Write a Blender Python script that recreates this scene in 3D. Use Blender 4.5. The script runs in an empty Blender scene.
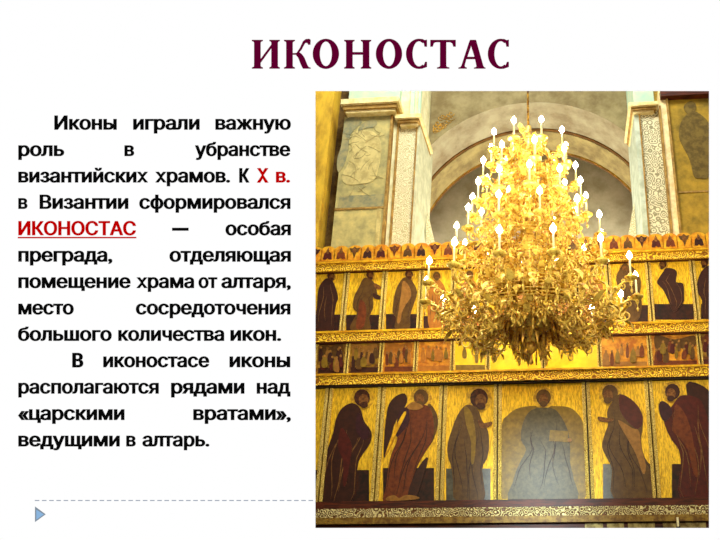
import bpy, bmesh, math, random
from math import sin, cos, pi, radians as R
import numpy as np
from mathutils import Vector, Matrix
from mathutils.geometry import delaunay_2d_cdt
random.seed(7)
S = bpy.context.scene; COL = S.collection
S.view_settings.view_transform = 'Standard'; S.view_settings.look = 'None'
S.view_settings.gamma = 1; S.view_settings.use_curve_mapping = False
S.view_settings.exposure = 0

# ---------------------------------------------------------------- camera
F = 700.0; PITCH = 22.0; YAW = 4.5; ROLL = -0.1
CX, CY = 512.0, 310.0                      # principal point of the lens (shifted)
CAM = Vector((0.91, -11.6, 1.6))
MR = Matrix.Rotation(R(YAW), 3, 'Z') @ Matrix.Rotation(R(90 + PITCH), 3, 'X') @ Matrix.Rotation(R(ROLL), 3, 'Z')
cd = bpy.data.cameras.new('camera'); co = bpy.data.objects.new('camera', cd); COL.objects.link(co)
co.matrix_world = Matrix.Translation(CAM) @ MR.to_4x4()
cd.sensor_width = 36; cd.lens = F * 36 / 720
cd.shift_x = (360 - CX) / 720; cd.shift_y = (CY - 270) / 720
S.camera = co
def at(px, py, y=0.0):
    d = MR @ Vector(((px - CX) / F, (CY - py) / F, -1))
    t = (y - CAM.y) / d.y
    return CAM + d * t
def zat(py, y=0.0, px=512): return at(px, py, y).z
def xat(px, py, y=0.0): return at(px, py, y).x

# ---------------------------------------------------------------- materials
def srgb(c):
    return tuple(((v/255)/12.92 if v/255 <= .04045 else ((v/255+.055)/1.055)**2.4) for v in c) + (1,)
MC = {}
def mat(name, a, b=None, scale=8, rough=.6, metal=0, kind='noise', bump=0, stretch=(1,1,1), lo=.4, hi=.6, spec=.3, detail=5):
    if name in MC: return MC[name]
    m = bpy.data.materials.new(name); m.use_nodes = True; nt = m.node_tree; N = nt.nodes; L = nt.links
    p = N['Principled BSDF']; p.inputs['Roughness'].default_value = rough; p.inputs['Metallic'].default_value = metal
    p.inputs['Specular IOR Level'].default_value = spec
    if b is None: b = tuple(v*.85 for v in a)
    tc = N.new('ShaderNodeTexCoord'); mp = N.new('ShaderNodeMapping'); mp.inputs['Scale'].default_value = stretch
    L.new(tc.outputs['Object'], mp.inputs['Vector'])
    if kind == 'voronoi':
        t = N.new('ShaderNodeTexVoronoi'); t.feature = 'DISTANCE_TO_EDGE'; out = t.outputs['Distance']
    elif kind == 'rings':
        t = N.new('ShaderNodeTexVoronoi'); t.feature = 'F1'; s = N.new('ShaderNodeMath'); s.operation = 'MULTIPLY'; s.inputs[1].default_value = 22
        w = N.new('ShaderNodeMath'); w.operation = 'SINE'; L.new(t.outputs['Distance'], s.inputs[0]); L.new(s.outputs[0], w.inputs[0])
        w2 = N.new('ShaderNodeMath'); w2.operation = 'MULTIPLY_ADD'; w2.inputs[1].default_value = .5; w2.inputs[2].default_value = .5
        L.new(w.outputs[0], w2.inputs[0]); out = w2.outputs[0]
    else:
        t = N.new('ShaderNodeTexNoise'); t.inputs['Detail'].default_value = detail; t.inputs['Roughness'].default_value = .65; out = t.outputs[0]
    t.inputs['Scale'].default_value = scale; L.new(mp.outputs[0], t.inputs['Vector'])
    r = N.new('ShaderNodeValToRGB'); r.color_ramp.elements[0].position = lo; r.color_ramp.elements[1].position = hi
    r.color_ramp.elements[0].color = srgb(b); r.color_ramp.elements[1].color = srgb(a)
    L.new(out, r.inputs[0]); L.new(r.outputs[0], p.inputs['Base Color'])
    if bump:
        bp = N.new('ShaderNodeBump'); bp.inputs['Strength'].default_value = bump; bp.inputs['Distance'].default_value = .02
        L.new(out, bp.inputs['Height']); L.new(bp.outputs[0], p.inputs['Normal'])
    MC[name] = m; return m
def emit(name, c, s):
    m = bpy.data.materials.new(name); m.use_nodes = True; nt = m.node_tree
    nt.nodes.remove(nt.nodes['Principled BSDF']); e = nt.nodes.new('ShaderNodeEmission')
    e.inputs[0].default_value = c; e.inputs[1].default_value = s
    nt.links.new(e.outputs[0], nt.nodes['Material Output'].inputs[0]); return m

GOLD = mat('gold_leaf_ground', (252,206,44), (178,130,22), 24, .42, .15, bump=.25, stretch=(3,1,.5), lo=.36, hi=.6)
GOLDR = mat('chased_gold_band', (250,206,50), (150,92,10), 10, .4, .2, kind='rings', bump=.5, lo=.2, hi=.8)
GOLDC = mat('pale_chased_gold', (240,214,110), (140,96,28), 26, .4, .2, kind='rings', bump=.4, lo=.2, hi=.8)
GOLDP = mat('plain_gilding', (236,184,34), (196,134,18), 6, .4, .2)
BRONZE = mat('aged_bronze_base', (150,118,46), (104,70,24), 12, .5, .1)
REDWOOD = mat('red_brown_wood', (92,36,12), (50,16,6), 10, .5, stretch=(.3,1,3))
DARKW = mat('dark_wood', (40,16,6), (22,8,3), 8, .6)
BLOCK = mat('painted_dark_ground', (56,22,10), (26,9,4), 9, .5)
BLOCKT = mat('painted_teal_ground', (76,72,52), (40,34,20), 7, .35, spec=.5)
HALO = mat('halo_gold', (220,176,46), (166,120,28), 14, .4)
SKIN = mat('icon_skin_paint', (132,84,32), (84,44,18), 20, .5)
HAIR = mat('icon_hair_paint', (76,36,14), (44,18,8), 20, .5)
PLASTER = mat('cream_ornament_plaster', (232,222,182), (190,176,132), 10, .8, kind='rings', lo=.1, hi=.9)
PLASTERP = mat('pale_plaster', (232,226,186), (206,198,150), 4, .8)
GOLDR_ = 0
PLASTERR = mat('grey_ornament_plaster', (228,220,184), (146,138,104), 8, .8, kind='rings', lo=.25, hi=.75)
BAND = mat('blue_white_plaster', (200,208,188), (170,178,156), 4, .8)
PINK = mat('pinkish_cream_plaster', (246,226,176), (222,194,138), 5, .8)
CYAN = mat('pale_green_fresco', (164,202,180), (196,208,178), 3, .8, lo=.35, hi=.65)
GREYF = mat('faded_saint_fresco', (206,188,118), (150,142,96), 3.2, .85, lo=.35, hi=.65)
GREYD = mat('fresco_drapery_grey', (128,128,100), (164,152,104), 6, .85)
OCHR = mat('fresco_drapery_ochre', (208,190,124), (176,158,100), 5, .85)
GOLDW = mat('golden_wall_fresco', (226,182,52), (176,134,36), 2.6, .8, stretch=(1,1,.4))
OLIVEW = mat('olive_gold_fresco', (184,146,42), (120,98,30), 3, .8, lo=.35, hi=.65)
OLIVED = mat('olive_fresco_figure', (120,98,40), (88,70,28), 6, .8)
SHADE = mat('painted_shade_plaster', (120,94,46), (82,60,28), 5, .85)  # shadow beside the left pier, put into the plaster colour
MOULD = mat('cornice_ochre', (176,140,70), (140,104,44), 6, .7)
CREAMM = mat('cornice_cream', (240,222,164), (220,196,128), 6, .7)
VAULT = mat('vault_fresco_olive', (168,150,96), (122,104,66), 2.4, .85, lo=.35, hi=.65)
VAULTG = mat('vault_fresco_grey', (170,160,128), (134,118,88), 2.0, .85, lo=.35, hi=.65)
SPAND = mat('spandrel_fresco', (140,126,88), (108,92,58), 3, .85, lo=.35, hi=.65)
VLINE = mat('vault_brown_line', (116,78,30), (90,58,22), 4, .85)
RIB = mat('vault_gold_rib', (196,150,60), (140,104,40), 4, .8)
STONE = mat('floor_stone', (120,110,96), (90,82,70), 3, .6)
BRASS = mat('gilded_brass', (246,216,100), (168,112,28), 16, .28, .3, bump=.4, lo=.4, hi=.54, spec=.6)
BRASSD = mat('gilded_brass_pendant', (220,170,60), (110,60,20), 12, .3, .3, bump=.3, lo=.4, hi=.6)
WAX = mat('candle_wax', (255,246,206), (250,236,186), 4, .5)
FLAME = emit('flame', (1, .85, .54, 1), 135)

# ---------------------------------------------------------------- mesh helpers
def link(name, bm, m, parent=None, mats=None, smooth=False):
    me = bpy.data.meshes.new(name)
    bmesh.ops.recalc_face_normals(bm, faces=bm.faces)
    if smooth:
        for f in bm.faces: f.smooth = True
    bm.to_mesh(me); bm.free()
    for mm in (mats or [m]): me.materials.append(mm)
    o = bpy.data.objects.new(name, me); COL.objects.link(o)
    if parent: o.parent = parent
    return o
def tag(o, label=None, cat=None, group=None, kind=None):
    for k, v in (('label', label), ('category', cat), ('group', group), ('kind', kind)):
        if v: o[k] = v
    return o
def thing(name, label, cat, loc=(0,0,0), group=None):
    o = bpy.data.objects.new(name, None); COL.objects.link(o); o.location = loc; o.empty_display_size = .1
    return tag(o, label, cat, group)
def box(bm, x0, x1, y0, y1, z0, z1, mi=0):
    v = [bm.verts.new((x, y, z)) for x in (x0, x1) for y in (y0, y1) for z in (z0, z1)]
    for q in ((0,1,3,2), (4,6,7,5), (0,4,5,1), (2,3,7,6), (0,2,6,4), (1,5,7,3)):
        f = bm.faces.new([v[i] for i in q]); f.material_index = mi
def prism(bm, pts, y0, y1, mi=0):            # pts (x, z)
    a = [bm.verts.new((x, y0, z)) for x, z in pts]; b = [bm.verts.new((x, y1, z)) for x, z in pts]
    n = len(pts); f = bm.faces.new(a); g = bm.faces.new(b[::-1]); f.material_index = g.material_index = mi
    for i in range(n): bm.faces.new((a[i], b[i], b[(i+1) % n], a[(i+1) % n])).material_index = mi
    f.normal_update(); g.normal_update()
    bmesh.ops.triangulate(bm, faces=[f, g])
def smoothed(pts, n=4):
    out = []; L = len(pts)
    for i in range(L):
        p0, p1, p2, p3 = pts[i-1], pts[i], pts[(i+1) % L], pts[(i+2) % L]
        for k in range(n):
            t = k / n
            out.append(tuple(.5*((2*p1[j]) + (-p0[j]+p2[j])*t + (2*p0[j]-5*p1[j]+4*p2[j]-p3[j])*t*t + (-p0[j]+3*p1[j]-3*p2[j]+p3[j])*t**3) for j in (0, 1)))
    return out
def tube(bm, pts, r, n=6, closed=False):
    rings = []
    rr = r if hasattr(r, '__len__') else [r]*len(pts)
    up0 = None
    for i, p in enumerate(pts):
        p = Vector(p); a = Vector(pts[max(i-1, 0)]); b = Vector(pts[min(i+1, len(pts)-1)])
        d = (b-a).normalized()
        if up0 is None:
            up0 = Vector((0,0,1)) if abs(d.z) < .9 else Vector((1,0,0))
        u = d.cross(up0)
        if u.length < 1e-4: u = d.orthogonal()
        u.normalize(); w = u.cross(d); up0 = w
        rings.append([bm.verts.new(p + (u*cos(2*pi*k/n) + w*sin(2*pi*k/n))*rr[i]) for k in range(n)])
    for i in range(len(rings)-1):
        for k in range(n):
            bm.faces.new((rings[i][k], rings[i][(k+1) % n], rings[i+1][(k+1) % n], rings[i+1][k]))
    bm.faces.new(rings[0]); bm.faces.new(rings[-1][::-1])
def lathe(bm, prof, cx=0, cy=0, n=16, zo=0):
    rings = []
    for r, z in prof:
        r = max(r, .0008)
        rings.append([bm.verts.new((cx+r*cos(2*pi*k/n), cy+r*sin(2*pi*k/n), z+zo)) for k in range(n)])
    for i in range(len(rings)-1):
        for k in range(n):
            bm.faces.new((rings[i][k], rings[i][(k+1) % n], rings[i+1][(k+1) % n], rings[i+1][k]))
    bm.faces.new(rings[0]); bm.faces.new(rings[-1][::-1])
def BM(): return bmesh.new()

# ================================================================= THE SETTING
XL, XR = -9.0, 9.0
bm = BM(); box(bm, XL, XR, -13, 6, -.1, 0); tag(link('floor', bm, STONE), kind='structure')

# left pier --------------------------------------------------------
def xm(pa, pb, y): return (at(pa[0], pa[1], y).x + at(pb[0], pb[1], y).x) / 2
ZT = 17.0
yp = .45                                    # pier front
xa = xm((347,111),(329,246),yp); xb = xm((394,111),(381.5,246),yp)
ztop = zat(111, .3, 370)
bm = BM(); box(bm, xa, xb, yp, 2.0, 0, ztop); tag(link('wall_left_pier', bm, GREYF), kind='structure')
# faded saint painted on the pier and the lower patterned fresco field
def paint(name, pts, y, m, parent=None, th=.012, sm=True, n=3):
    q = [(at(px, py, y).x, at(px, py, y).z) for px, py in (smoothed(pts, n) if sm else pts)]
    b = BM(); prism(b, q, y, y+th); return link(name, b, m, parent)
GREYL = mat('fresco_line_grey', (140,128,88), (168,152,100), 9, .85)
fr = thing('pier_fresco', 'faded grey and ochre fresco of a robed saint on the left pier front', 'fresco', (xa, yp, zat(230, yp, 360)))
def under(o, parent):
    o.parent = parent; o.matrix_parent_inverse = Matrix.Translation(-Vector(parent.location)); return o
under(paint('painted_wing', [(346,119),(358,117),(362,122),(356,128),(350,136),(348,150),(344,165),(338,172),(337,160),(341,146),(343,132)], yp-.012, GREYD, th=.011), fr)
under(paint('painted_arm', [(362,124),(372,119),(377,122),(374,127),(366,128),(358,131)], yp-.012, GREYD, th=.011), fr)
under(paint('painted_robe', [(352,134),(362,130),(374,132),(380,140),(381,152),(379,165),(374,180),(360,184),(346,184),(342,176),(348,164),(352,150)], yp-.012, OCHR, th=.011), fr)
under(paint('painted_hem', [(340,196),(384,194),(382,208),(337,209)], yp-.012, GREYD, th=.011, sm=False), fr)
bm = BM(); 
for k in range(34):
    px, py = random.uniform(348, 378), random.uniform(126, 200); a = random.uniform(-.6, .9)+pi/2*(k % 2); l_ = random.uniform(3, 9); c_ = random.uniform(-2.5, 2.5)
    pts = [at(px+l_*(t/6-.5)*2*cos(a)+c_*sin(pi*t/6)*sin(a), py+l_*(t/6-.5)*2*sin(a)-c_*sin(pi*t/6)*cos(a), yp-.014) for t in range(7)]
    tube(bm, pts, .0045, 4)
under(link('painted_lines', bm, GREYL), fr)
bm = BM(); z = zat(208.5, yp, 360); box(bm, xa, xb, yp-.02, yp-.001, z-.025, z+.02); under(link('painted_border_line', bm, MOULD), fr)
bm = BM(); box(bm, xb-.16, xb-.08, yp-.016, yp-.001, zat(246, yp, 380), z); under(link('painted_side_border', bm, OCHR), fr)
# second (stepped) pier, ornament panel
y2 = .62
xc0 = xb; xc1 = xm((399.5,124),(390,246),y2); xd = xm((417,124),(411,246),y2); xe = xm((431,160),(429.5,235),1.95)
zc2 = zat(123.5, y2, 410)
bm = BM(); box(bm, xc0, xc1, y2-.06, 2.0, 0, zc2+.3)
tag(link('trim_1', bm, PLASTERP), kind='structure')
bm = BM(); box(bm, xc1, xd, y2, 2.0, 0, zc2+.05); tag(link('wall_left_pier_ornament', bm, PLASTER), kind='structure')
bm = BM(); box(bm, xd, xe, y2-.02, 2.0, 0, zc2+.03); tag(link('trim_2', bm, mat('cream_grey_plaster', (208,206,172), (184,182,148), 4, .8)), kind='structure')
bm = BM(); box(bm, xd-.015, xd+.015, y2-.04, y2+.1, 3, zc2); box(bm, xc1-.015, xc1+.015, y2-.09, y2+.1, 3, zc2)
box(bm, xb-.03, xb+.02, yp-.03, yp+.1, 3, ztop); tag(link('trim_3', bm, MOULD), kind='structure')
# dark recess + golden wall at the left
xg = xm((338,111),(319.5,246), .5) - .07
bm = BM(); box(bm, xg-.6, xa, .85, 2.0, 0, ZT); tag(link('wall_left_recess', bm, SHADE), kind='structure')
bm = BM(); box(bm, XL, xg, .45, 2.0, 0, ZT); tag(link('wall_left', bm, GOLDW), kind='structure')
# capitals, left
def cap(name, x0, x1, y0, y1, pa, pb, px, m1=CREAMM, m2=MOULD):
    za, zb = zat(pa, y0, px), zat(pb, y0, px)
    b = BM(); h = za-zb
    box(b, x0-.05, x1+.05, y0-.06, y1, za-.45*h, za, 0); box(b, x0, x1, y0, y1, zb+.22*h, za-.45*h, 1)
    box(b, x0+.04, x1-.04, y0+.05, y1, zb, zb+.22*h, 0)
    return tag(link(name, b, None, mats=[m1, m2]), kind='structure')
cap('trim_4', xat(343,104,.2), xat(396,104,.2), .25, 2.0, 99.5, 110.5, 370)
xr_ = xat(430.5, 152, 1.72)
cap('trim_5', xat(398,118,.45), xr_, .45, 1.75, 115.5, 123.5, 412)
# walls over the capitals
bm = BM(); box(bm, xat(349,95,.5), xat(400,95,.5), .5, 2.0, zat(99,.25,370), ZT); tag(link('wall_left_upper', bm, CYAN), kind='structure')
bm = BM(); box(bm, xat(400,95,.5), xat(431,95,1.85), .66, 1.85, zat(115,.45,412), ZT); tag(link('wall_left_upper_strip', bm, PLASTERP), kind='structure')
bm = BM(); box(bm, xr_-.25, xr_-.16, .6, .7, zat(114,.45,412), ZT); box(bm, xr_-.08, xr_-.03, .6, .7, zat(114,.45,412), ZT); tag(link('trim_6', bm, CYAN), kind='structure')

# right pier --------------------------------------------------------
y3 = .6
ra = xm((633,150),(638,233),1.3); rb = xm((637,112),(651,233),y3); rc = xm((655.5,111),(675,235),y3); rd = xm((660,97),(684,235),y3)
zr = zat(111, y3, 645)
bm = BM(); box(bm, ra, rb, y3-.02, 2.0, 0, zr+.05); tag(link('trim_7', bm, BAND), kind='structure')
bm = BM(); box(bm, rb, rc, y3, 2.0, 0, zr+.05); tag(link('wall_right_pier_ornament', bm, PLASTERR), kind='structure')
bm = BM(); box(bm, rc, rd, y3-.12, 2.0, 0, zat(94, y3, 660)); tag(link('trim_8', bm, PINK), kind='structure')
bm = BM(); box(bm, rb-.015, rb+.015, y3-.05, y3+.1, 3, zr); box(bm, rc-.02, rc+.015, y3-.15, y3+.1, 3, zr); box(bm, rd-.01, rd+.03, y3-.16, y3+.1, 3, zat(94,y3,660))
tag(link('trim_9', bm, MOULD), kind='structure')
bm = BM(); box(bm, rd, XR, .5, 2.0, 0, ZT); tag(link('wall_right', bm, OLIVEW), kind='structure')
bm = BM(); box(bm, xat(660,92,.4), XR, .35, .6, zat(94.5,.35,690), zat(88,.35,690)); tag(link('trim_10', bm, REDWOOD), kind='structure')
xl_ = xat(626.5, 140, 1.68)
cap('trim_11', xl_, xat(656,108,.45), .45, 1.7, 103.5, 110.5, 645)
bm = BM(); box(bm, xat(626.5,95,1.8), xat(654,95,.6), .66, 1.85, zat(103.5,.45,645), ZT); tag(link('wall_right_upper_strip', bm, CYAN), kind='structure')
bm = BM(); box(bm, xat(654,95,.6), rd-.05, .7, 2.0, zat(112,.45,645), ZT); tag(link('wall_right_recess', bm, OLIVEW), kind='structure')
fr = thing('wall_fresco', 'dim olive fresco of a standing figure on the golden right wall', 'fresco', (rd, .5, zat(230,.5,690)))
under(paint('painted_robe', [(688,113),(693,111),(700,114),(709,124),(712,150),(709,176),(700,178),(694,176),(690,160),(684,148),(679,136),(681,122)], .485, OLIVED, th=.014), fr)
under(paint('painted_head', [(690,101),(695,103),(696,109),(692,115),(686,112),(684,106)], .48, OLIVED, th=.019), fr)
bm = BM(); z = zat(192, .5, 690); box(bm, rd+.05, XR, .485, .499, z-.02, z+.02); under(link('painted_border_line', bm, MOULD), fr)

# flared foot strips where the arch meets each pier
for pts, nm in (([(421,190),(425,203),(435,246),(420,246)], 'trim_12'), ([(638,188),(634,203),(626,246),(641,246)], 'trim_13')):
    o = paint(nm, pts, 1.7, PLASTER, th=.2, sm=False); tag(o, kind='structure')

# vault ---------------------------------------------------------------
def arc(xc, zs, rad, n=40, zbot=None):
    p = [(xc - rad, zbot)] if zbot is not None else []
    p += [(xc - rad*cos(pi*i/n), zs + rad*sin(pi*i/n)) for i in range(n+1)]
    if zbot is not None: p.append((xc + rad, zbot))
    return p
def archwall(name, y0, y1, xc, zs, rad, m, msoff, half=5.5, top=ZT):
    b = BM(); A = arc(xc, zs, rad, zbot=0.0); n = len(A)
    O = []
    for (x, z) in A:
        O.append((x, z))
    # outer boundary points matched to the arch points
    out = []
    for (x, z) in A:
        if z <= zs: out.append((xc - half if x < xc else xc + half, z))
        else:
            dx, dz = x - xc, z - zs; t = min(half/abs(dx) if abs(dx) > 1e-6 else 1e9, (top-zs)/dz if dz > 1e-6 else 1e9)
            out.append((xc + dx*t, zs + dz*t))
    def V(p, y): return b.verts.new((p[0], y, p[1]))
    a0 = [V(p, y0) for p in A]; a1 = [V(p, y1) for p in A]; o0 = [V(p, y0) for p in out]; o1 = [V(p, y1) for p in out]
    for i in range(n-1):
        b.faces.new((a0[i], a0[i+1], o0[i+1], o0[i])).material_index = 0
        b.faces.new((a1[i], a1[i+1], o1[i+1], o1[i])).material_index = 0
        b.faces.new((a0[i], a0[i+1], a1[i+1], a1[i])).material_index = 1
    return tag(link(name, b, None, mats=[m, msoff]), kind='structure')
xc = xat(530, 180, 1.9)
zs = 9.95
archwall('wall_arch_front', 1.9, 2.9, xc, 9.35, 3.0, SPAND, VAULTG)
archwall('wall_arch_line', 2.9, 2.97, xc, 9.35, 2.97, VLINE, VLINE)
archwall('wall_arch_rear', 2.97, 3.75, xc, 9.35, 2.95, VAULT, VAULT)
archwall('wall_arch_rib', 3.75, 3.82, xc, 9.35, 2.91, RIB, VLINE)
bm = BM(); box(bm, XL, XR, 4.6, 4.8, 0, ZT); tag(link('wall_back', bm, mat('apse_plaster_grey', (196,186,158), (160,148,118), 1.6, .85, lo=.35, hi=.65)), kind='structure')
# gold foliage painted on the left spandrel
fo = thing('spandrel_fresco', 'gold scroll foliage painted on the olive spandrel left of the arch', 'fresco', (xat(440,140,1.9), 1.9, zat(130,1.9,440)))
bm = BM()
for k in range(18):
    px, py = 435 + 2.7*(k % 7), 126 - 1.6*(k % 7) + random.uniform(-5, 5)
    pts = [at(px + 3.4*cos(t*.9)*(1-t/9), py + 3*sin(t*.9)*(1-t/9), 1.892) for t in range(8)]
    tube(bm, pts, .009, 4)
under(link('painted_scroll', bm, RIB), fo)

# ================================================================= ICONOSTASIS
XI0, XI1 = -5.2, 5.2
Zc = lambda p, y=0: zat(p, y)
ico = thing('iconostasis_frame', 'tall gilded iconostasis framework of chased horizontal bands behind the chandelier', 'icon screen', (0, 0, 0))
bm = BM(); box(bm, XI0, XI1, .07, .4, 0, Zc(250, .07)); link('backing_wall', bm, DARKW, ico)
for sx_ in (-1, 1):
    for a_, b_, xe_ in ((266, 325.5, (xat(311,298), xat(728,298))), (338.2, 369, (xat(283,354), xat(735,354))), (384, 499.5, (xat(272,440), xat(722,440)))):
        bm = BM(); box(bm, *((XI0, xe_[0]) if sx_ < 0 else (xe_[1], XI1)), .03, .08, Zc(b_), Zc(a_)); link('gilded_field', bm, GOLD, ico)
def band(name, pa, pb, y, m, back=.08):
    b = BM(); box(b, XI0, XI1, y, back, Zc(pb, y), Zc(pa, y)); return link(name, b, m, ico)
band('gilded_band', 256.5, 264.5, -.10, GOLDR); band('gilded_fillet', 254.5, 256.5, -.14, GOLDP)
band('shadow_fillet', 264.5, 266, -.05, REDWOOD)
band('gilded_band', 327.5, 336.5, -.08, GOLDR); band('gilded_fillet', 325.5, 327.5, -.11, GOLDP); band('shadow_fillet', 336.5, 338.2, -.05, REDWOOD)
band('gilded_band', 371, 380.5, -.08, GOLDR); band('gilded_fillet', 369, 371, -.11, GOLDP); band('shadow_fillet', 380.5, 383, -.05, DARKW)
band('wooden_rail', 499.5, 507, -.06, REDWOOD); band('carved_base_band', 507, 516, -.09, mat('dull_carved_gold', (216,200,140), (96,60,30), 12, .4, .1, kind='rings', bump=.5, lo=.25, hi=.8))
band('bronze_moulding', 516, 522.5, -.12, BRONZE)
# lower tier beneath, only its top edge is seen
bm = BM(); box(bm, XI0, XI1, -.02, .08, 0, Zc(522.5, -.02)); link('lower_tier_panel', bm, REDWOOD, ico)
for a, b_ in ((585,603),(607,624),(628,655),(663,676),(680,706)):
    bm = BM(); x0, x1 = xat(a, 526, -.03), xat(b_, 526, -.03)
    box(bm, x0, x1, -.035, -.01, Zc(575, -.03), Zc(524, -.03)); link('lower_tier_plaque', bm, mat('pale_gold_plaque', (204,186,120), (120,96,50), 8), ico)
bm = BM(); x = xat(677.5, 520, -.14); box(bm, x-.015, x+.015, -.16, -.1, Zc(528,-.13), Zc(519,-.13)); link('white_fitting', bm, WAX, ico)

# icons -----------------------------------------------------------------
def icon(label, group, x0p, x1p, ytop, ybot, mid, layers, sw=3.2, ground=GOLD, side=GOLDC, bow=None):
    """layers: list of (part name, [(px,py)...], material, depth index, smooth)"""
    x0, x1 = xat(x0p, mid), xat(x1p, mid); g = .012
    z0, z1 = Zc(ybot), Zc(ytop)
    t = thing('saint_icon' if group != 'FEAST' else 'feast_icon', label, 'icon', ((x0+x1)/2, .07, z0), 'small feast icons of the narrow row' if group == 'FEAST' else 'saint icons of the upper row' if ytop < 300 else 'large saint icons of the lower row')
    b = BM(); box(b, x0+g, x1-g, .02, .07, z0, z1); under(link('gold_panel', b, ground), t)
    if sw:
        w = sw*.0175
        for a, c in ((x0+g, x0+g+w), (x1-g-w, x1-g)):
            b = BM(); box(b, a, c, -.012, .03, z0, z1); under(link('side_moulding', b, side), t)
    for ix, (nm, pts, m, d, sm) in enumerate(layers):
        y = .02 - .006*d - .0007*ix
        q = [(at(px, py, y).x, at(px, py, y).z) for px, py in (smoothed(pts, 3) if sm else pts)]
        q = [(min(max(a, x0+g+.002), x1-g-.002), min(max(c, z0+.001), z1-.001)) for a, c in q]
        b = BM(); prism(b, q, y, .025); ob = under(link(nm, b, m), t)
        if nm == 'painted_robe': folds(ob, pts, y-.004, t, LINE_L if m in (MAROON, WINE) else LINE_D, (x0+g+.03, x1-g-.03))
    return t
def folds(ob, pts, y, t, m, lim, n=6, th=.004, w=.45):
    P0 = smoothed(pts, 3); ys = [p[1] for p in P0]; ya, yb = min(ys), max(ys); b = BM(); big = (yb-ya) > 80; rr = random.Random(int(ya*7+pts[0][0]))
    def span(yy):
        xs = []
        for i in range(len(P0)):
            (xa_, y_a), (xb_, y_b) = P0[i-1], P0[i]
            if (y_a-yy)*(y_b-yy) < 0: xs.append(xa_+(xb_-xa_)*(yy-y_a)/(y_b-y_a))
        return (min(xs), max(xs)) if len(xs) > 1 else None
    w = w if big else w*.6
    for k in range(n if big else 3):
        f = (k+.7)/(n+.4 if big else 3.4); s0 = rr.uniform(.08, .35); s1 = rr.uniform(.75, .97); L_, R_ = [], []
        for i in range(11):
            u = s0+(s1-s0)*i/10; yy = ya+(yb-ya)*u; sp_ = span(yy)
            if not sp_: continue
            c = sp_[0]+(sp_[1]-sp_[0])*min(.95, max(.05, f+.10*sin(u*6+k*1.9)*(1-u*.3)))
            ww = w*sin(pi*min(1, max(0, i/10*.9+.05)))
            for lst, xx in ((L_, c-ww), (R_, c+ww)):
                v = at(xx, yy, y); lst.append((min(max(v.x, lim[0]), lim[1]), v.z))
        if len(L_) > 3:
            va = [b.verts.new((x, y, z)) for x, z in L_]; vb = [b.verts.new((x, y, z)) for x, z in R_]
            wa = [b.verts.new((x, y+th, z)) for x, z in L_]; wb = [b.verts.new((x, y+th, z)) for x, z in R_]
            for i in range(len(va)-1):
                b.faces.new((va[i], va[i+1], vb[i+1], vb[i])); b.faces.new((va[i], va[i+1], wa[i+1], wa[i])); b.faces.new((vb[i], vb[i+1], wb[i+1], wb[i]))
    under(link('painted_folds', b, m), t)
LINE_L = mat('fold_line_ochre', (134,92,44), (90,54,24), 10, .5); LINE_D = mat('fold_line_dark', (56,30,14), (38,18,8), 10, .5)
def ell(cx, cy, rx, ry, n=14): return [(cx+rx*cos(2*pi*k/n), cy+ry*sin(2*pi*k/n)) for k in range(n)]
def rect(a, b, c, d): return [(a, b), (c, b), (c, d), (a, d)]
def P(n, a, b): return mat('robe_'+n, a, tuple(.6*p+.4*q for p, q in zip(b, a)), 12, .45, lo=.36, hi=.64)
MAROON = P('maroon', (60,28,18), (34,14,10)); RED = P('red', (116,54,20), (66,26,10)); PURP = P('violet', (60,24,34), (34,12,14))
UMBER = P('umber', (96,66,24), (60,34,12)); SLATE = P('slate', (92,80,50), (52,42,26)); OLIVE = P('olive', (138,108,26), (88,64,14))
AMBER = P('amber', (176,112,34), (128,72,18)); WINE = P('wine', (84,26,18), (46,12,10)); FOLD = P('fold_light', (158,110,46), (112,72,26))
def head(cx, cy, r, dx=.0, hm=HAIR, halo=True):
    L = []
    if halo: L.append(('halo', ell(cx, cy, r*1.45, r*1.45), HALO, 1, False))
    L += [('hair', ell(cx, cy-.1*r, r, r*1.08), hm, 2, False), ('face', ell(cx+dx*r, cy+.2*r, r*.62, r*.78), SKIN, 3, False),
          ('beard', ell(cx+dx*r*1.1, cy+.78*r, r*.5, r*.38), hm, 4, False)]
    return L
G1 = 'row'
# lower row
icon('outermost gold icon panel at the left end of the lower row, mostly plain gold', G1, 272, 324.5, 384, 499.5, 440, [('painted_ground', rect(276,470,321,500), BLOCK, 1, False), ('painted_robe', [(290,405),(300,405),(306,430),(304,470),(280,470),(282,430)], MAROON, 2, True)])
icon('lower row icon of a bowed saint in dark maroon beside the winged angel', G1, 324.5, 378.5, 384, 499.5, 440,
  [('painted_ground', rect(320,470,369,503), BLOCK, 1, False)] + head(362, 398.5, 8, .2, HAIR) +
  [('painted_robe', [(352,403),(342,408),(336,419),(333,433),(328,448),(325,462),(322,485),(321,503),(352,503),(357,470),(360,458),(370,443),(371,431),(364,421),(360,408)], MAROON, 2, True),
   ('painted_tunic', [(341,428),(347,434),(352,446),(350,462),(346,484),(343,484),(343,462),(338,446)], WINE, 3, True), ('painted_sleeve', [(358,412),(364,424),(370,434),(364,440),(356,430)], PURP, 3, True)])
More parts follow.
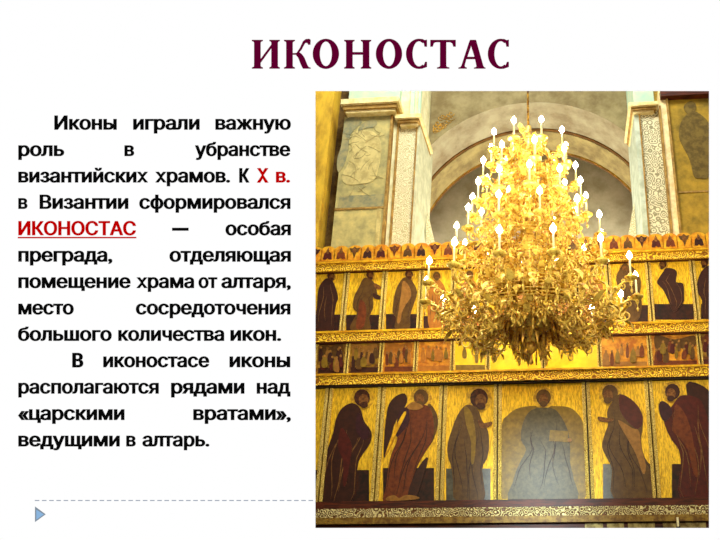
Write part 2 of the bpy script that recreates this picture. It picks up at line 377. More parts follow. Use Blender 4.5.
icon('lower row icon of a winged angel in a rust red robe', G1, 378.5, 441.5, 384, 499.5, 440,
  [('painted_ground', rect(383,468,434,503), BLOCK, 1, False)] + head(421, 398, 7.5, -.2, UMBER) +
  [('painted_wing', [(386,418),(389,404),(396,396),(405,393.5),(407,402),(401,412),(394,425),(390,442),(384,458),(384,440)], MAROON, 2, True),
   ('painted_far_wing', [(428,404),(436,412),(438,424),(434,438),(428,446),(424,430)], UMBER, 1, True),
   ('painted_robe', [(411,403),(403,411),(399,424),(397,440),(391,455),(388,470),(386,488),(383,502),(400,502),(408,494),(414,474),(419,462),(425,452),(432,440),(434,424),(430,408),(421,404)], RED, 3, True),
   ('painted_cloak', [(399,412),(408,408),(409,422),(402,432),(396,436)], PURP, 4, True), ('painted_skirt', [(408,493),(418,468),(428,458),(416,498)], MAROON, 4, True),
   ('painted_feet', [(386,498),(394,495),(399,498),(406,495),(416,496),(418,499),(390,501)], FOLD, 4, True), ('painted_collar', [(412,402),(420,404),(423,407),(416,410),(407,408)], FOLD, 4, True),
   ('painted_rim', [(404,412),(406,414),(398,430),(391,444),(385,456),(390,440),(397,424)], GOLDP, 4, True)])
icon('lower row icon of a long haired saint in an umber robe with one hand raised', G1, 441.5, 497.5, 384, 499.5, 440,
  [('painted_ground', rect(446,468.5,490.5,504), BLOCKT, 1, False)] + head(479, 399, 9, .2, HAIR) +
  [('painted_robe', [(466,405),(457,416),(451,432),(447.5,445),(448,457),(451,466),(453,480),(456,503),(484,503),(482,470),(487,458),(489,446),(488,431),(482,420),(477,408)], UMBER, 2, True),
   ('painted_hand', [(478,420),(484,423),(491,421.5),(492,424),(486,428),(480,427)], SKIN, 3, True), ('painted_scarf', [(464,407),(470,410),(474,422),(476,440),(474,462),(471,462),(471,442),(466,424)], OLIVE, 3, True)])
icon('wide central icon of a frontal enthroned figure in a grey blue robe', G1, 497.5, 588, 384, 499.5, 440,
  [('painted_throne', [(502,424),(507,416),(516,409),(530,406),(551,406),(568,407),(578,414),(584,426),(586,450),(585,499),(502,499),(501,460)], OLIVE, 1, True)] + head(543.5, 398, 7.5, 0, UMBER) +
  [('painted_robe', [(537,408),(528,413),(522,426),(521,440),(526,450),(518,466),(513,482),(512,499),(574,499),(574,480),(570,462),(570,444),(567,428),(558,412),(550,408)], SLATE, 2, True),
   ('painted_book', [(550,430),(568,431),(568,442),(549,441)], OLIVE, 3, False), ('painted_hand', ell(569.5, 440, 2.2, 2), FOLD, 4, False),
   ('painted_footrest', rect(508,492,578,499.4), SLATE, 3, False)])
icon('lower row icon of a bent bearded saint in a brown robe reaching toward the centre', G1, 588, 652.5, 384, 499.5, 440,
  [('painted_ground', rect(603,464,655,498.5), BLOCKT, 1, False)] + head(610, 394, 8, -.25, UMBER) +
  [('painted_robe', [(612,402),(607,412),(608,424),(604,436),(602,447),(607,458),(612,470),(614,499),(656,499),(653,470),(645,458),(641,441),(643,424),(641,411),(632,400),(620,394)], UMBER, 2, True),
   ('painted_back', [(620,395),(631,399),(640,409),(643,420),(638,429),(628,422),(620,410)], WINE, 3, True), ('painted_sash', [(618,420),(632,428),(639,431),(641,446),(646,466),(643,474),(636,454),(626,436)], FOLD, 3, True),
   ('painted_hand', [(598,416.5),(608,418),(614,419),(610,422),(600,421)], SKIN, 3, True)])
icon('lower row icon of a dark winged figure in wine red at the right end', G1, 652.5, 722, 384, 499.5, 440,
  [('painted_ground', rect(672,464,720,498.5), BLOCK, 1, False)] + head(672.5, 392.5, 7.5, -.2, MAROON) +
  [('painted_wing', [(686,384.5),(700,384.5),(712,396),(720,430),(718,470),(704,450),(694,420)], MAROON, 2, True),
   ('painted_robe', [(680,396),(672,406),(664,416),(666,428),(672,440),(679,450),(681,466),(680,498),(716,498),(714,450),(708,420),(702,402),(692,396)], WINE, 3, True),
   ('painted_mantle', [(659,404),(663,401),(670,406),(672,414),(665,421),(660,414)], PURP, 4, True), ('painted_sleeve', [(676,404),(684,412),(690,426),(694,446),(698,474),(694,474),(688,450),(680,438),(672,430),(674,416)], RED, 4, True)])
# upper row  (top 266, bottom 325.5 at the centre)
UT, UB = 266, 325.5
def up(label, a, b, layers): return icon(label, G1, a, b, UT, UB, 298, layers, sw=2.2, side=GOLDC)
def shift_for(px): return (512-px)*0.0305      # the registers climb to the right
up('upper row icon of a standing saint in a dark robe at the left end', 311, 345, [('painted_ground', rect(315,314.5,341.5,332), BLOCK, 1, False)] + head(331, 276, 3.8, .2) +
  [('painted_robe', [(325,279),(319,287),(317.5,297),(317,306),(316,316),(318,332),(333,332),(334,316),(336,304),(338,297),(335,286),(331,279)], MAROON, 2, True)])
up('upper row icon of a striding saint in a brown robe with outstretched hands', 345, 383.5, [('painted_ground', rect(346,314.8,380,331), BLOCK, 1, False)] + head(370, 275, 3.8, .2) +
  [('painted_robe', [(364,278),(359,287),(354,297),(353,308),(357,313),(352,322),(351,330),(370,330),(369,318),(373,307),(373,297),(377,296),(376,288),(372,280)], UMBER, 2, True),
   ('painted_hands', [(374,283),(381,286.5),(380,289),(375,288)], SKIN, 3, True), ('painted_arm', [(373,293),(382,297),(380,299),(374,298)], MAROON, 3, True), ('painted_fold', [(360,300),(366,306),(364,326),(356,328),(358,314)], RED, 3, True)])
up('upper row icon of a saint in a pale brown robe beside the leftmost candle', 383.5, 420.5, [('painted_ground', rect(386,314,418,330), BLOCK, 1, False)] + head(409, 274.5, 4, .1) +
  [('painted_robe', [(403,278),(397,287),(394,298),(392.5,312),(396,318),(395,329),(409,329),(410,316),(413,306),(417,292),(413,282),(409,278)], UMBER, 2, True), ('painted_fold', [(403,281),(409,286),(411,296),(406,304),(402,312),(400,322),(397,322),(399,308),(401,294)], FOLD, 3, True)])
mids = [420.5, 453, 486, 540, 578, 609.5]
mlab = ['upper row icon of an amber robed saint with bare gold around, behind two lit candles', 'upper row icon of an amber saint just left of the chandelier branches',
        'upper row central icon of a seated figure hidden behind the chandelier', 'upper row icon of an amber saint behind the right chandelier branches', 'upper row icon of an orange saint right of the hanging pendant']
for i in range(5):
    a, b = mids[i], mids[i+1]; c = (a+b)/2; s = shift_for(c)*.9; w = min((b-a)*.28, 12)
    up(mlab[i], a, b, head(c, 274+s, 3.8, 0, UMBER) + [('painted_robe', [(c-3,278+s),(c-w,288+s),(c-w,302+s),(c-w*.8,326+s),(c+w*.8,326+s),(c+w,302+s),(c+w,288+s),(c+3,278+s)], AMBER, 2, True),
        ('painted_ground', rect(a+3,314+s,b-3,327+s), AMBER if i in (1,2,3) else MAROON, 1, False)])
up('upper row icon of a hunched saint in an olive robe behind the right candles', 609.5, 650.5, [('painted_ground', rect(626,305,648,322), BLOCK, 1, False)] + head(625, 268, 4, -.1, UMBER) +
  [('painted_robe', [(624,265),(632,266.5),(638,274),(641,282),(640,295),(642,305),(638,320),(628,321),(626,305),(621,292),(616,280),(619,270)], UMBER, 2, True)])
up('upper row icon of a saint in a near black robe with folded hands', 650.5, 695.5, [('painted_ground', rect(654.5,304,694,319.5), BLOCK, 1, False)] + head(663, 264.5, 3.8, -.2) +
  [('painted_robe', [(666,268),(674,269),(677,273),(676,282),(683,283.5),(684,296),(683,303),(674,312),(670,304),(664,291),(660,286),(657,282),(660,276),(663,272)], MAROON, 2, True)])
up('upper row icon of a dark robed saint at the right end', 695.5, 728, [('painted_ground', rect(701,304,726,319), BLOCK, 1, False)] + head(704.5, 263, 3.8, -.2) +
  [('painted_robe', [(707,266),(718,268),(724,284),(724,318),(704,318),(702,300),(697,290),(699,276)], MAROON, 2, True)])
# feast row (338.2 - 369)
rnd = random.Random(3)
fe = [283, 315, 347.5, 381.5, 416, 452.5, 488, 543, 599.5, 650, 700, 735]
flab = ['small feast icon at the far left end of the narrow row', 'small feast icon crowded with dark red and ochre figures, leftmost in full view', 'small feast icon with a dark hill and pale figures, second in the narrow row',
        'small feast icon of a rust orange interior, left of the amber pair', 'small amber feast icon with faint brown figures', 'small feast icon painted as washed out gold left of the chandelier pendant',
        'small feast icon painted as washed out yellow under the chandelier pendant', 'small feast icon painted as washed out yellow ending right of the chandelier pendant', 'small ochre feast icon with an orange figure at its left', 'small feast icon with red and brown figures near the right end', 'small dark red feast icon at the right end of the narrow row']
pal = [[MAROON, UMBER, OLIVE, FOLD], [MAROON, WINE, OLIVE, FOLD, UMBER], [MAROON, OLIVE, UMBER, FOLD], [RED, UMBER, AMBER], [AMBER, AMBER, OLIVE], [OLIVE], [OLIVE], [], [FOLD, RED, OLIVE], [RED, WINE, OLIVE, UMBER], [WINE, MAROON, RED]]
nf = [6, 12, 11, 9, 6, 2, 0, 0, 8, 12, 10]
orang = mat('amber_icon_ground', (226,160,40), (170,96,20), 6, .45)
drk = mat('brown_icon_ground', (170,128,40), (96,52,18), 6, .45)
yel = mat('washed_out_icon_ground', (255,216,30), (244,190,20), 3, .4)  # overexposed look of the middle feast icons painted into their ground
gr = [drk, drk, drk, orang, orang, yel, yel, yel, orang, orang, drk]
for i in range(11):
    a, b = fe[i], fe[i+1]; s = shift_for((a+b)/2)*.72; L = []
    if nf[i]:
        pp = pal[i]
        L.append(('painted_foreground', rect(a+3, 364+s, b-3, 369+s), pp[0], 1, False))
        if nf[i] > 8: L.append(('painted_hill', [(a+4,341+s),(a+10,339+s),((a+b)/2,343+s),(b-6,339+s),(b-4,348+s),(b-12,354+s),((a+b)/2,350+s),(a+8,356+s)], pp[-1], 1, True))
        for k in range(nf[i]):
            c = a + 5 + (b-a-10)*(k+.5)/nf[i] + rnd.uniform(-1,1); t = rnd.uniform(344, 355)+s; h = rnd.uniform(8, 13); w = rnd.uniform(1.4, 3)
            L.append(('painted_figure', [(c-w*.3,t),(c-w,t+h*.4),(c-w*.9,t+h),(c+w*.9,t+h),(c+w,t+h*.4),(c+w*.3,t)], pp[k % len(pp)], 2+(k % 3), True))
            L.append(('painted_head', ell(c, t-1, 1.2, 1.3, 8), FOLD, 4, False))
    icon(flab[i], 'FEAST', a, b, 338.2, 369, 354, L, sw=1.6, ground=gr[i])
# crest of small pointed panels
CREST = mat('amber_gilding', (232,172,40), (196,118,20), 8, .4, .1)
crest_n = 42
xs0 = xat(309, 250, -.02); pitch = .0195*13.1
for i in range(-1, crest_n):
    cx_ = xs0 + pitch*(i+.5)
    if cx_ > 4.9: break
    z0, z1 = Zc(254.5, -.02), Zc(239.5, -.02); w = pitch*.53
    b = BM(); pts = [(cx_-w, z0)] + [(cx_-w*cos(pi*k/10), z0+(z1-z0)*(.72+.28*sin(pi*k/10))) for k in range(11)] + [(cx_+w, z0)]
    prism(b, pts, -.03, .07); ca = link('crest_panel', b, CREST, ico)
    b = BM()
    mk = [MAROON, WINE, RED, UMBER][i % 4]
    if i % 3:
        q = [(-.62,.12),(-.5,.5),(-.2,.62),(0,.9),(.2,.62),(.5,.5),(.62,.12),(.2,.1),(0,.2),(-.2,.1)]
    else:
        q = [(-.75,.8),(-.5,.55),(-.25,.5),(0,.1),(.25,.5),(.5,.55),(.75,.8),(.3,.78),(0,.9),(-.3,.78)]
    prism(b, [(cx_+u*w, z0+v*(z1-z0)) for u, v in q], -.042, -.028); link('painted_bust', b, mk, ca)
    b = BM(); prism(b, [(cx_+w*.22*cos(2*pi*k/10), z0+(z1-z0)*(.62+.17*sin(2*pi*k/10))) for k in range(10)], -.05, -.04); link('painted_face', b, SKIN, ca)

# ================================================================= CHANDELIER
DX = -2.4
c0 = at(530, 270, DX); CXc = c0.x
ch = thing('chandelier', 'huge tiered gilded chandelier with lit candles hanging before the icon screen', 'chandelier', (CXc, DX, 4.85))
Z0 = 4.85
def zc(py): return at(531, py, DX).z - Z0
# flame heights of the rings, radius, number of arms, phase
tiers = [(zc(143), .60, 9, .30), (zc(168), .72, 9, .0), (zc(197), .86, 12, .12), (zc(230), 1.08, 12, .35), (zc(279), 1.51, 14, .05)]
ztop = tiers[0][0] + .15
prof = []
seq = [(.02,-.02),(.07,.0),(.05,.06),(.16,.12),(.30,.22),(.36,.36),(.30,.50),(.14,.60),(.10,.70),(.22,.80),(.26,.92),(.16,1.04),(.08,1.15),(.16,1.3),(.2,1.42),(.12,1.56),(.07,1.7),(.15,1.85),(.17,1.97),(.08,2.12),(.06,2.3),(.13,2.42),(.14,2.52),(.06,2.66),(.05,2.9),(.12,3.0),(.1,3.1),(.04,3.2),(.05,3.6)]
bm = BM(); lathe(bm, seq, n=20); link('stem', bm, BRASS, ch, smooth=True)
bm = BM(); tube(bm, [(0,0,3.55),(0,0,13-Z0+3)], .018, 8); link('suspension_rod', bm, BRASSD, ch)
# lower bowl with acanthus leaves and pendant
def leafmesh(bm, r0, z0, r1, z1, w, ang, curl=.12, n=6):
    ca, sa = cos(ang), sin(ang); prev = None
    for i in range(n+1):
        t = i/n; r = r0+(r1-r0)*t + curl*sin(pi*t)*.6; z = z0+(z1-z0)*t - curl*(t**3)*1.2
        ww = w*sin(pi*(.12+.88*t)**.8)*(1+.35*(i % 2)) if i < n else .002
        a = bm.verts.new((r*ca - ww*sa, r*sa + ww*ca, z)); m = bm.verts.new((r*ca*1.0+.02*ca, r*sa+.02*sa, z+.012)); b = bm.verts.new((r*ca + ww*sa, r*sa - ww*ca, z))
        if prev: bm.faces.new((prev[0], prev[1], m, a)); bm.faces.new((prev[1], prev[2], b, m))
        prev = (a, m, b)
bm = BM()
for k in range(18): leafmesh(bm, .10, .60, .40, .20, .07, 2*pi*k/18, .14)
for k in range(12): leafmesh(bm, .06, .30, .20, .02, .05, 2*pi*k/12, .1)
for k in range(18): leafmesh(bm, .20, .64, .58, .82, .07, 2*pi*(k+.5)/18, .1)
link('acanthus_bowl', bm, BRASSD, ch)
bm = BM(); lathe(bm, [(.01,-.34),(.035,-.31),(.02,-.27),(.012,-.2),(.04,-.17),(.08,-.12),(.09,-.06),(.05,-.01),(.03,.02)], n=14)
for k in range(3):
    a = k*2.1; lathe(bm, [(.01,-.24),(.03,-.21),(.03,-.18),(.008,-.15),(.006,0)], cx=.13*cos(a), cy=.13*sin(a), n=8)
link('pendant', bm, BRASSD, ch, smooth=True)
def spiral(r, z, rad, turns, a0, sgn=1, n=16, x=0):
    out = []
    for i in range(n+1):
        t = i/n; q = rad*(1-.82*t); a = a0 + sgn*turns*2*pi*t
        out.append((r + q*cos(a), x, z + q*sin(a)))
    return out
def armpiece(rin, zin, rout, zout, thick=.014, sag=.22):
    bm = BM(); n = 18; pts = []
    span = rout-rin
    for i in range(n+1):
        t = i/n
        pts.append((rin+span*t, 0, zin+(zout-zin)*(3*t*t-2*t**3) - sag*sin(pi*t)**2*span - .07*sin(2*pi*t)*span))
    tube(bm, pts, [thick*(1.25-.4*i/n) for i in range(n+1)], 6)
    for t, rad, sg in ((.28,.075,1),(.5,.085,-1),(.72,.075,1),(.9,.055,-1)):
        p = pts[int(t*n)]; s = rad*min(1, span/.55+.25)
        tube(bm, spiral(p[0], p[2]+sg*s, s, 1.3, -sg*pi/2, sg), [.0105]*17, 5)
        tube(bm, spiral(p[0]+.02, p[2]-sg*s*.6, s*.55, 1.2, sg*pi/2, -sg), [.009]*17, 5)
    for t in (.2, .4, .6, .8):         # leaf sprays on the branch
        p = pts[int(t*n)]
        for sy in (-1, 1):
            q = [(p[0], 0, p[2]), (p[0]+.04, sy*.03, p[2]+.05), (p[0]+.08, sy*.06, p[2]+.045), (p[0]+.10, sy*.075, p[2]+.0)]
            tube(bm, q, [.006,.018,.014,.002], 4)
            q = [(p[0], 0, p[2]), (p[0]-.02, sy*.035, p[2]-.05), (p[0]+.0, sy*.06, p[2]-.09), (p[0]+.03, sy*.065, p[2]-.10)]
            tube(bm, q, [.006,.016,.012,.002], 4)
    # hanging drop under the tip
    lathe(bm, [(.002,-.17),(.016,-.15),(.02,-.13),(.008,-.10),(.004,-.07),(.02,-.05),(.03,-.02),(.02,.02)], cx=rout, n=8, zo=zout)
    me = bpy.data.meshes.new('arm'); bm.to_mesh(me); bm.free(); me.materials.append(BRASS); return me
def mesh_of(fn, m, name):
    bm = BM(); fn(bm); bmesh.ops.recalc_face_normals(bm, faces=bm.faces)
    for f in bm.faces: f.smooth = True
    me = bpy.data.meshes.new(name); bm.to_mesh(me); bm.free(); me.materials.append(m); return me
panM = mesh_of(lambda b: lathe(b, [(.02,-.03),(.05,-.015),(.085,.012),(.095,.03),(.08,.024),(.035,.01),(.03,.03),(.042,.055),(.036,.075),(.02,.07)], n=14), BRASS, 'drip_pan')
canM = mesh_of(lambda b: lathe(b, [(.014,.06),(.014,.3),(.01,.305),(.002,.307)], n=10), WAX, 'candle')
flM = mesh_of(lambda b: lathe(b, [(.002,-.03),(.024,-.02),(.037,.006),(.036,.03),(.022,.056),(.004,.088)], n=10), FLAME, 'flame')
hub = {0:.05, 1:.10, 2:.14, 3:.2, 4:.28}
for ti, (zf, rad, n, ph) in enumerate(tiers):
    zpan = zf - .34
    me = armpiece(hub[ti], zpan - [.16,.14,.12,.12,.2][ti], rad, zpan-.03, sag=(.22,.22,.22,.26,.34)[ti])
    cl = 1.0
    for k in range(n):
        a = 2*pi*(k+ph)/n
        o = bpy.data.objects.new('arm', me); COL.objects.link(o); o.parent = ch; o.rotation_euler = (0, 0, a)
        for nm, mm, dz in (('drip_pan', panM, 0), ('candle', canM, 0), ('flame', flM, .335)):
            c = bpy.data.objects.new(nm, mm); COL.objects.link(c); c.parent = o; c.location = (rad, 0, zpan+dz)
# filigree baskets between the tiers: dense leafy scrollwork round the stem
def basket(name, z, r, n, s, m=BRASS):
    bm = BM()
    for k in range(n):
        a = 2*pi*k/n + z*3; rr = r*(1+.18*sin(k*2.3)); zz = z + .10*sin(k*1.7)
        M = Matrix.Rotation(a, 4, 'Z')
        for pts in (spiral(rr, zz, s, 1.4, pi/2, 1, 14), spiral(rr-.6*s, zz-1.3*s, s*.8, 1.3, -pi/2, -1, 14)):
            tube(bm, [M @ Vector(p) for p in pts], .012, 5)
        leafmesh(bm, rr-.12, zz+.02, rr+.10, zz-.10, .05, a+.1, .08, 5)
        leafmesh(bm, rr-.05, zz-.02, rr+.08, zz+.16, .04, a-.12, .06, 5)
    for j in range(3):
        tube(bm, [(r*.9*cos(t*pi/18), r*.9*sin(t*pi/18), z-.05+j*.05) for t in range(37)], .009, 4)
    return link(name, bm, m, ch)
zl = [t[0] for t in tiers]
basket('scrollwork', zl[0]-.28, .34, 11, .08)
basket('scrollwork', zl[0]-.02, .2, 7, .07)
basket('scrollwork', zl[1]-.3, .46, 13, .08)
basket('scrollwork', zl[2]-.25, .58, 15, .09)
basket('scrollwork', zl[2]-.5, .42, 12, .09)
basket('scrollwork', zl[3]-.3, .78, 20, .10)
basket('scrollwork', zl[3]-.55, .60, 16, .10)
basket('scrollwork', zl[4]-.15, .60, 16, .11)
basket('scrollwork', zl[4]-.38, 1.02, 36, .11)
basket('scrollwork', zl[4]-.62, 1.12, 34, .10)
basket('scrollwork', zl[4]-.68, .62, 22, .10)

# ================================================================= PRESENTATION SCREEN
DB = 8.0; K = DB / F
WHITE = emit('lit_screen_white', (1,1,1,1), 1.0)
BACK = mat('screen_back_grey', (90,90,92), (80,80,82), 4, .6)
def ink(name, c):                            # the picture on a lit screen gives off its own light
    return emit(name, srgb(c), 1.0)
BLACK = ink('black_lettering', (8,8,8)); REDI = ink('red_lettering', (190,0,0)); TITLE = ink('burgundy_lettering', (92,0,44))
scr = thing('presentation_screen', 'large lit white slide screen with Cyrillic lettering and a rectangular picture opening', 'screen', (0,0,0))
scr.matrix_world = Matrix.Translation(CAM + MR @ Vector((0, 0, -DB))) @ MR.to_4x4()
def L2(px, py): return ((px-CX)*K, (CY-py)*K)
bm = BM(); T = .02
ox0, oy0, ox1, oy1 = -220, -180, 940, 744
hx0, hy0, hx1, hy1 = 315, 90.5, 709.5, 528.5
outer = [L2(ox0,oy0), L2(ox1,oy0), L2(ox1,oy1), L2(ox0,oy1)]; inner = [L2(hx0,hy0), L2(hx1,hy0), L2(hx1,hy1), L2(hx0,hy1)]
vo = [[bm.verts.new((x, y, z)) for x, y in outer] for z in (0, -T)]; vi = [[bm.verts.new((x, y, z)) for x, y in inner] for z in (0, -T)]
for i in range(4):
    j = (i+1) % 4
    bm.faces.new((vo[0][i], vo[0][j], vi[0][j], vi[0][i])).material_index = 0
    bm.faces.new((vo[1][i], vo[1][j], vi[1][j], vi[1][i])).material_index = 1
    bm.faces.new((vo[0][i], vo[0][j], vo[1][j], vo[1][i])).material_index = 1
    bm.faces.new((vi[0][i], vi[0][j], vi[1][j], vi[1][i])).material_index = 0
link('screen_panel', bm, None, scr, mats=[WHITE, BACK])
bm = BM()
for a, b, c, d in ((ox0-8, oy0-8, ox1+8, oy0), (ox0-8, oy1, ox1+8, oy1+4), (ox0-8, oy0, ox0, oy1), (ox1, oy0, ox1+8, oy1)):
    (x0, y0), (x1, y1) = L2(a, d), L2(c, b); box(bm, x0, x1, y0, y1, -.04, .02)
link('screen_bezel', bm, BACK, scr)
ZI = .004
def word_bm(bm, text, x0, x1, base, em=18.7, bold=.044):
    """outlines of the word, thickened for a bold weight, filled by the non-zero winding rule"""
    c = bpy.data.curves.new('lettering', 'FONT'); c.body = text; c.size = 1
    o = bpy.data.objects.new('lettering', c); COL.objects.link(o); bpy.context.view_layer.update()
    k = o.to_curve(bpy.context.evaluated_depsgraph_get())
    polys = []
    for s in k.splines:
        bp = s.bezier_points; P_ = []
        for i in range(len(bp)):
            p, q = bp[i], bp[(i+1) % len(bp)]
            a, h1, h2, d = p.co, p.handle_right, q.handle_left, q.co
            straight = (h1-a).cross(d-a).length < 1e-5 and (h2-a).cross(d-a).length < 1e-5
            for t in ([0] if straight else [0, .2, .4, .6, .8]):
                u = 1-t; v = a*u**3 + h1*3*u*u*t + h2*3*u*t*t + d*t**3; P_.append((v.x, v.y))
        Q = [P_[0]]
        for v in P_[1:]:
            if abs(v[0]-Q[-1][0])+abs(v[1]-Q[-1][1]) > 1e-4: Q.append(v)
        if abs(Q[0][0]-Q[-1][0])+abs(Q[0][1]-Q[-1][1]) < 1e-4: Q.pop()
        polys.append(Q)
    o.to_curve_clear(); bpy.data.objects.remove(o)
    ar = [sum(q[i-1][0]*q[i][1]-q[i][0]*q[i-1][1] for i in range(len(q))) for q in polys]
    ex = [(min(p[0] for p in q), max(p[0] for p in q)) for q in polys]
    out = []
    for qi, q in enumerate(polys):
        tot = 0
        for j, e in enumerate(ex):
            ov = min(e[1], ex[qi][1]) - max(e[0], ex[qi][0])
            if ov > .4*min(e[1]-e[0], ex[qi][1]-ex[qi][0]): tot += ar[j]
        sg = 1 if tot < 0 else -1
        n = len(q); w = []
        for i in range(n):
            a, b_, d = Vector(q[i-1]), Vector(q[i]), Vector(q[(i+1) % n])
            e1 = (b_-a).normalized(); e2 = (d-b_).normalized()
            n1 = Vector((-e1.y, e1.x)); n2 = Vector((-e2.y, e2.x)); m = n1+n2
            m = m.normalized()*min(1/max(.5, m.normalized().dot(n1)), 1.5) if m.length > 1e-3 else n1
            w.append((b_.x + sg*m.x*bold, b_.y + sg*m.y*bold*.45))
        out.append(w)
    V = [Vector(p) for q in out for p in q]; E = []; base_i = 0
    for q in out:
        E += [(base_i+i, base_i+(i+1) % len(q)) for i in range(len(q))]; base_i += len(q)
    vs, _, fs, *_ = delaunay_2d_cdt(V, E, [], 0, 1e-6)
    A = np.array([[V[i].x, V[i].y] for i, j in E]); B = np.array([[V[j].x, V[j].y] for i, j in E])
    xs = [v.x for v in V]; lo, hi = min(xs), max(xs); sx = (x1-x0)/(hi-lo); nv = {}
    for f in fs:
        c_ = sum((vs[i] for i in f), Vector((0, 0)))/3
        upc = (A[:,1] <= c_.y) & (B[:,1] > c_.y); dn = (A[:,1] > c_.y) & (B[:,1] <= c_.y)
        cr = (B[:,0]-A[:,0])*(c_.y-A[:,1]) - (c_.x-A[:,0])*(B[:,1]-A[:,1])
        if int((upc & (cr > 0)).sum()) - int((dn & (cr < 0)).sum()) == 0: continue
        for i in f:
            if i not in nv:
                X, Y = L2(x0 + (vs[i].x-lo)*sx, base - vs[i].y*em); nv[i] = bm.verts.new((X, Y, ZI))
        bm.faces.new([nv[i] for i in f])
def flat_link(name, bm, m, parent):
    me = bpy.data.meshes.new(name); bm.to_mesh(me); bm.free(); me.materials.append(m)
    o = bpy.data.objects.new(name, me); COL.objects.link(o); o.parent = parent; return o
B0 = 129.5; DL = 26.38
lines = [[("Иконы",54.5,117),("играли",133.3,199.8),("важную",215.5,291)],
 [("роль",18.5,64.5),("в",124.6,134.4),("убранстве",195,290.5)],
 [("византийских",18.5,148.5),("храмов.",155.2,230.3),("К",239.3,249.7)],
 [("в",18.5,27.8),("Византии",39.8,128.6),("сформировался",139.4,290.6)],
 [("—",172.2,188.8),("особая",225.6,291)],
 [("преграда,",18.5,112.6),("отделяющая",169.6,291)],
 [("помещение",18.5,130.9),("храма",136.4,194.3),("от",198.6,217.6),("алтаря,",221.4,291)],
 [("место",18.5,74),("сосредоточения",136,290.6)],
 [("большого",18.2,112),("количества",118.4,224.4),("икон.",230.5,281.4)],
 [("В",72.4,83.6),("иконостасе",103.4,209.5),("иконы",229.6,290.4)],
 [("располагаются",18.5,159),("рядами",171.2,244.6),("над",256.8,290.6)],
 [("«царскими",18.2,124.7),("вратами»,",193.4,291)],
 [("ведущими",18.5,120),("в",126.4,136),("алтарь.",142.5,209.6)]]
for i, ln in enumerate(lines):
    for w, a, b in ln:
        bm = BM(); word_bm(bm, w, a, b, B0+DL*i-(1 if w == '—' else 0), bold=.11 if w == '—' else .065 if w in 'КВ' else .046); flat_link('printed_word', bm, BLACK, scr)
    tl = scr
    if i == 2:
        bm = BM(); word_bm(bm, "Х", 256.8, 268.8, B0+DL*i, bold=.075); word_bm(bm, "в.", 276, 290.2, B0+DL*i)
        tag(flat_link('red_word', bm, REDI, tl), 'red lettering')
    if i == 4:
        bm = BM(); word_bm(bm, "ИКОНОСТАС", 18.5, 136.3, B0+DL*i, bold=.045)
        (x0, y0), (x1, y1) = L2(18, 236.9), L2(136.6, 238.4)
        v = [bm.verts.new((x, y, ZI)) for x, y in ((x0,y0),(x0,y1),(x1,y1),(x1,y0))]; bm.faces.new(v)
        tag(flat_link('underlined_word', bm, REDI, tl), 'red underlined lettering')
# serif heading, letters drawn in picture units (7.2 per pixel), baseline 258, cap top 50
def heading():
    bm = BM()
    def poly(ox, pts, zz=0):
        vs = []
        for x, y in pts:
            X, Y = L2(ox + x/7.2, 33 + y/7.2); vs.append(bm.verts.new((X, Y, ZI+zz)))
        f = bm.faces.new(vs); f.normal_update(); bmesh.ops.triangulate(bm, faces=[f])
    def stem(ox, a, b, s=16):      # stem with slab serifs
        poly(ox, [(a-s,50),(b+s,50),(b+s,59),(b+2,65),(b,72),(b,236),(b+2,243),(b+s,249),(b+s,258),(a-s,258),(a-s,249),(a-2,243),(a,236),(a,72),(a-2,65),(a-s,59)])
    def ring(ox, cx, cy, rx, ry, ix, iy, a0=0, a1=2*pi, n=40):
        o, q = [], []
        for i in range(n+1):
            t = a0+(a1-a0)*i/n
            X, Y = L2(ox+(cx+rx*cos(t))/7.2, 33+(cy-ry*sin(t))/7.2); o.append(bm.verts.new((X, Y, ZI)))
            X, Y = L2(ox+(cx+ix*cos(t))/7.2, 33+(cy-iy*sin(t))/7.2); q.append(bm.verts.new((X, Y, ZI)))
        for i in range(n): bm.faces.new((o[i], o[i+1], q[i+1], q[i]))
    # И
    stem(245, 66, 114); stem(245, 190, 238, 14); poly(245, [(114,186),(190,84),(190,112),(114,216)])
    # К
    stem(245, 297, 345); poly(245, [(345,146),(372,144),(396,108),(418,60),(438,44),(462,42),(474,50),(472,86),(456,86),(448,72),(434,74),(424,92),(408,122),(392,140),(408,150),(428,176),(450,230),(460,246),(474,250),(474,258),(418,258),(404,232),(384,180),(366,158),(345,158)])
    # О Н О
    ring(245, 583, 151, 95, 109, 43, 88)
    stem(335, 80, 128, 14); stem(335, 200, 248, 14); poly(335, [(128,138),(200,138),(200,158),(128,158)])
    ring(335, 389, 151, 95, 109, 43, 88)
    # С (two)
    for ox, cx in ((335, 605), (420, 582)):
        ring(ox, cx, 151, 94, 109, 46, 90, R(58), R(302), 34)
        poly(ox, [(cx+20,42),(cx+42,52),(cx+58,48),(cx+58,100),(cx+40,100),(cx+34,74),(cx+14,62)])
        poly(ox, [(cx+44,208),(cx+58,208),(cx+58,246),(cx+40,252),(cx+18,260),(cx+16,240),(cx+34,234)])
    # Т
    poly(420, [(74,50),(258,50),(258,100),(240,100),(232,76),(218,68),(190,68),(190,236),(194,244),(212,249),(212,258),(122,258),(122,249),(140,244),(144,236),(144,68),(112,68),(100,76),(92,100),(74,100)])
    # А
    poly(420, [(360,50),(404,50),(456,236),(462,246),(472,250),(472,258),(388,258),(388,250),(404,246),(406,238),(396,190),(334,190),(322,236),(326,246),(338,250),(338,258),(276,258),(276,250),(290,246),(298,236),(348,86)][:17] + [(338,258),(276,258),(276,250),(290,246),(298,236),(350,76)])
    bm.faces.ensure_lookup_table()
    # counter of А is cut out as a white patch slightly in front
    return flat_link('heading', bm, TITLE, scr)
hd = heading()
bm = BM()
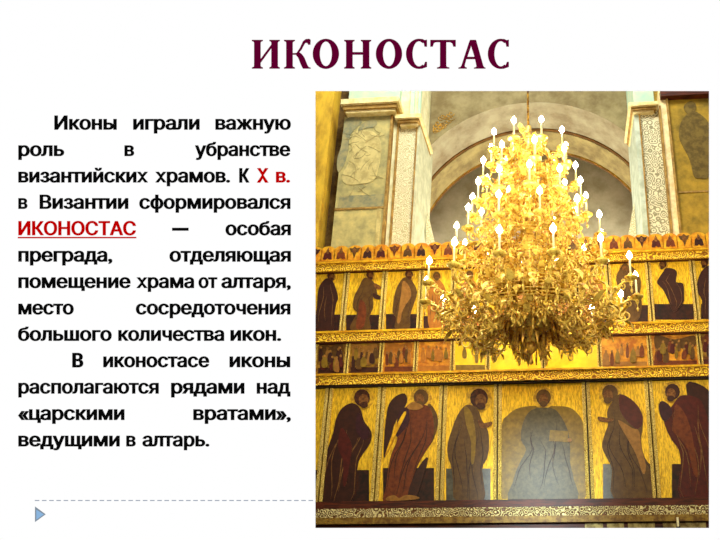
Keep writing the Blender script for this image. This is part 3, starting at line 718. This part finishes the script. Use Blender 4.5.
vs = [bm.verts.new(L2(420+x/7.2, 33+y/7.2)+(ZI+.001,)) for x, y in ((368,96),(392,172),(342,172))]; bm.faces.new(vs)
flat_link('letter_counter', bm, WHITE, hd)
# dashed rule and arrow marker
x = 35.0; RULE = ink('rule_grey', (150,160,176))
rule = bpy.data.objects.new('dashed_rule', None); COL.objects.link(rule); rule.parent = scr
while x < 314:
    bm = BM()
    (x0, y0), (x1, y1) = L2(x, 500.9), L2(min(x+4.6, 314.6), 499.9)
    bm.faces.new([bm.verts.new((a, b, ZI)) for a, b in ((x0,y0),(x1,y0),(x1,y1),(x0,y1))]); x += 7.2
    flat_link('rule_dash', bm, RULE, rule)
bm = BM(); bm.faces.new([bm.verts.new(L2(a, b)+(ZI,)) for a, b in ((35.2,506.3),(46,514.2),(35.2,522))])
ar = flat_link('arrow_marker', bm, ink('marker_grey', (128,142,156)), scr)
bm = BM(); bm.faces.new([bm.verts.new(L2(a, b)+(ZI+.001,)) for a, b in ((36.6,509.5),(44.2,514.3),(36.6,519.6))])
flat_link('marker_fill', bm, ink('marker_blue', (140,182,222)), ar)

# ================================================================= LIGHT
def area(name, loc, to, sx, sy, power, col):
    l = bpy.data.lights.new(name, 'AREA'); l.shape = 'RECTANGLE'; l.size = sx; l.size_y = sy; l.energy = power; l.color = col
    o = bpy.data.objects.new(name, l); COL.objects.link(o); o.location = loc
    o.rotation_euler = (Vector(to)-Vector(loc)).to_track_quat('-Z', 'Y').to_euler(); return o
area('drum_window_daylight', (0, -4.5, 15.5), (0, 2.2, 11), 4, 3, 1000, (.96, 1, .93))
sp = bpy.data.lights.new('west_door_daylight', 'SPOT'); sp.energy = 6500; sp.color = (.7, .9, 1); sp.spot_size = R(14); sp.spot_blend = 1; sp.shadow_soft_size = .5
so = bpy.data.objects.new('west_door_daylight', sp); COL.objects.link(so); so.location = (.4, -9.2, 4.9)
so.rotation_euler = (at(540, 496, 0)-Vector(so.location)).to_track_quat('-Z', 'Y').to_euler()
area('chandelier_fill_light', (.3, -9.4, 5.7), (0, -2.4, 6.0), 2.2, 1.2, 380, (1, .9, .62))  # added fill lamp that brightens the lower chandelier
area('apse_fill_light', (xc, 3.9, 5.5), (xc, 2.9, 12), 3, 1.2, 620, (1, .97, .88))  # hidden lamp added behind the icon screen to brighten the arch soffits
w = bpy.data.worlds.new('interior_air'); S.world = w; w.use_nodes = True
w.node_tree.nodes['Background'].inputs[0].default_value = (1, .9, .72, 1); w.node_tree.nodes['Background'].inputs[1].default_value = .5
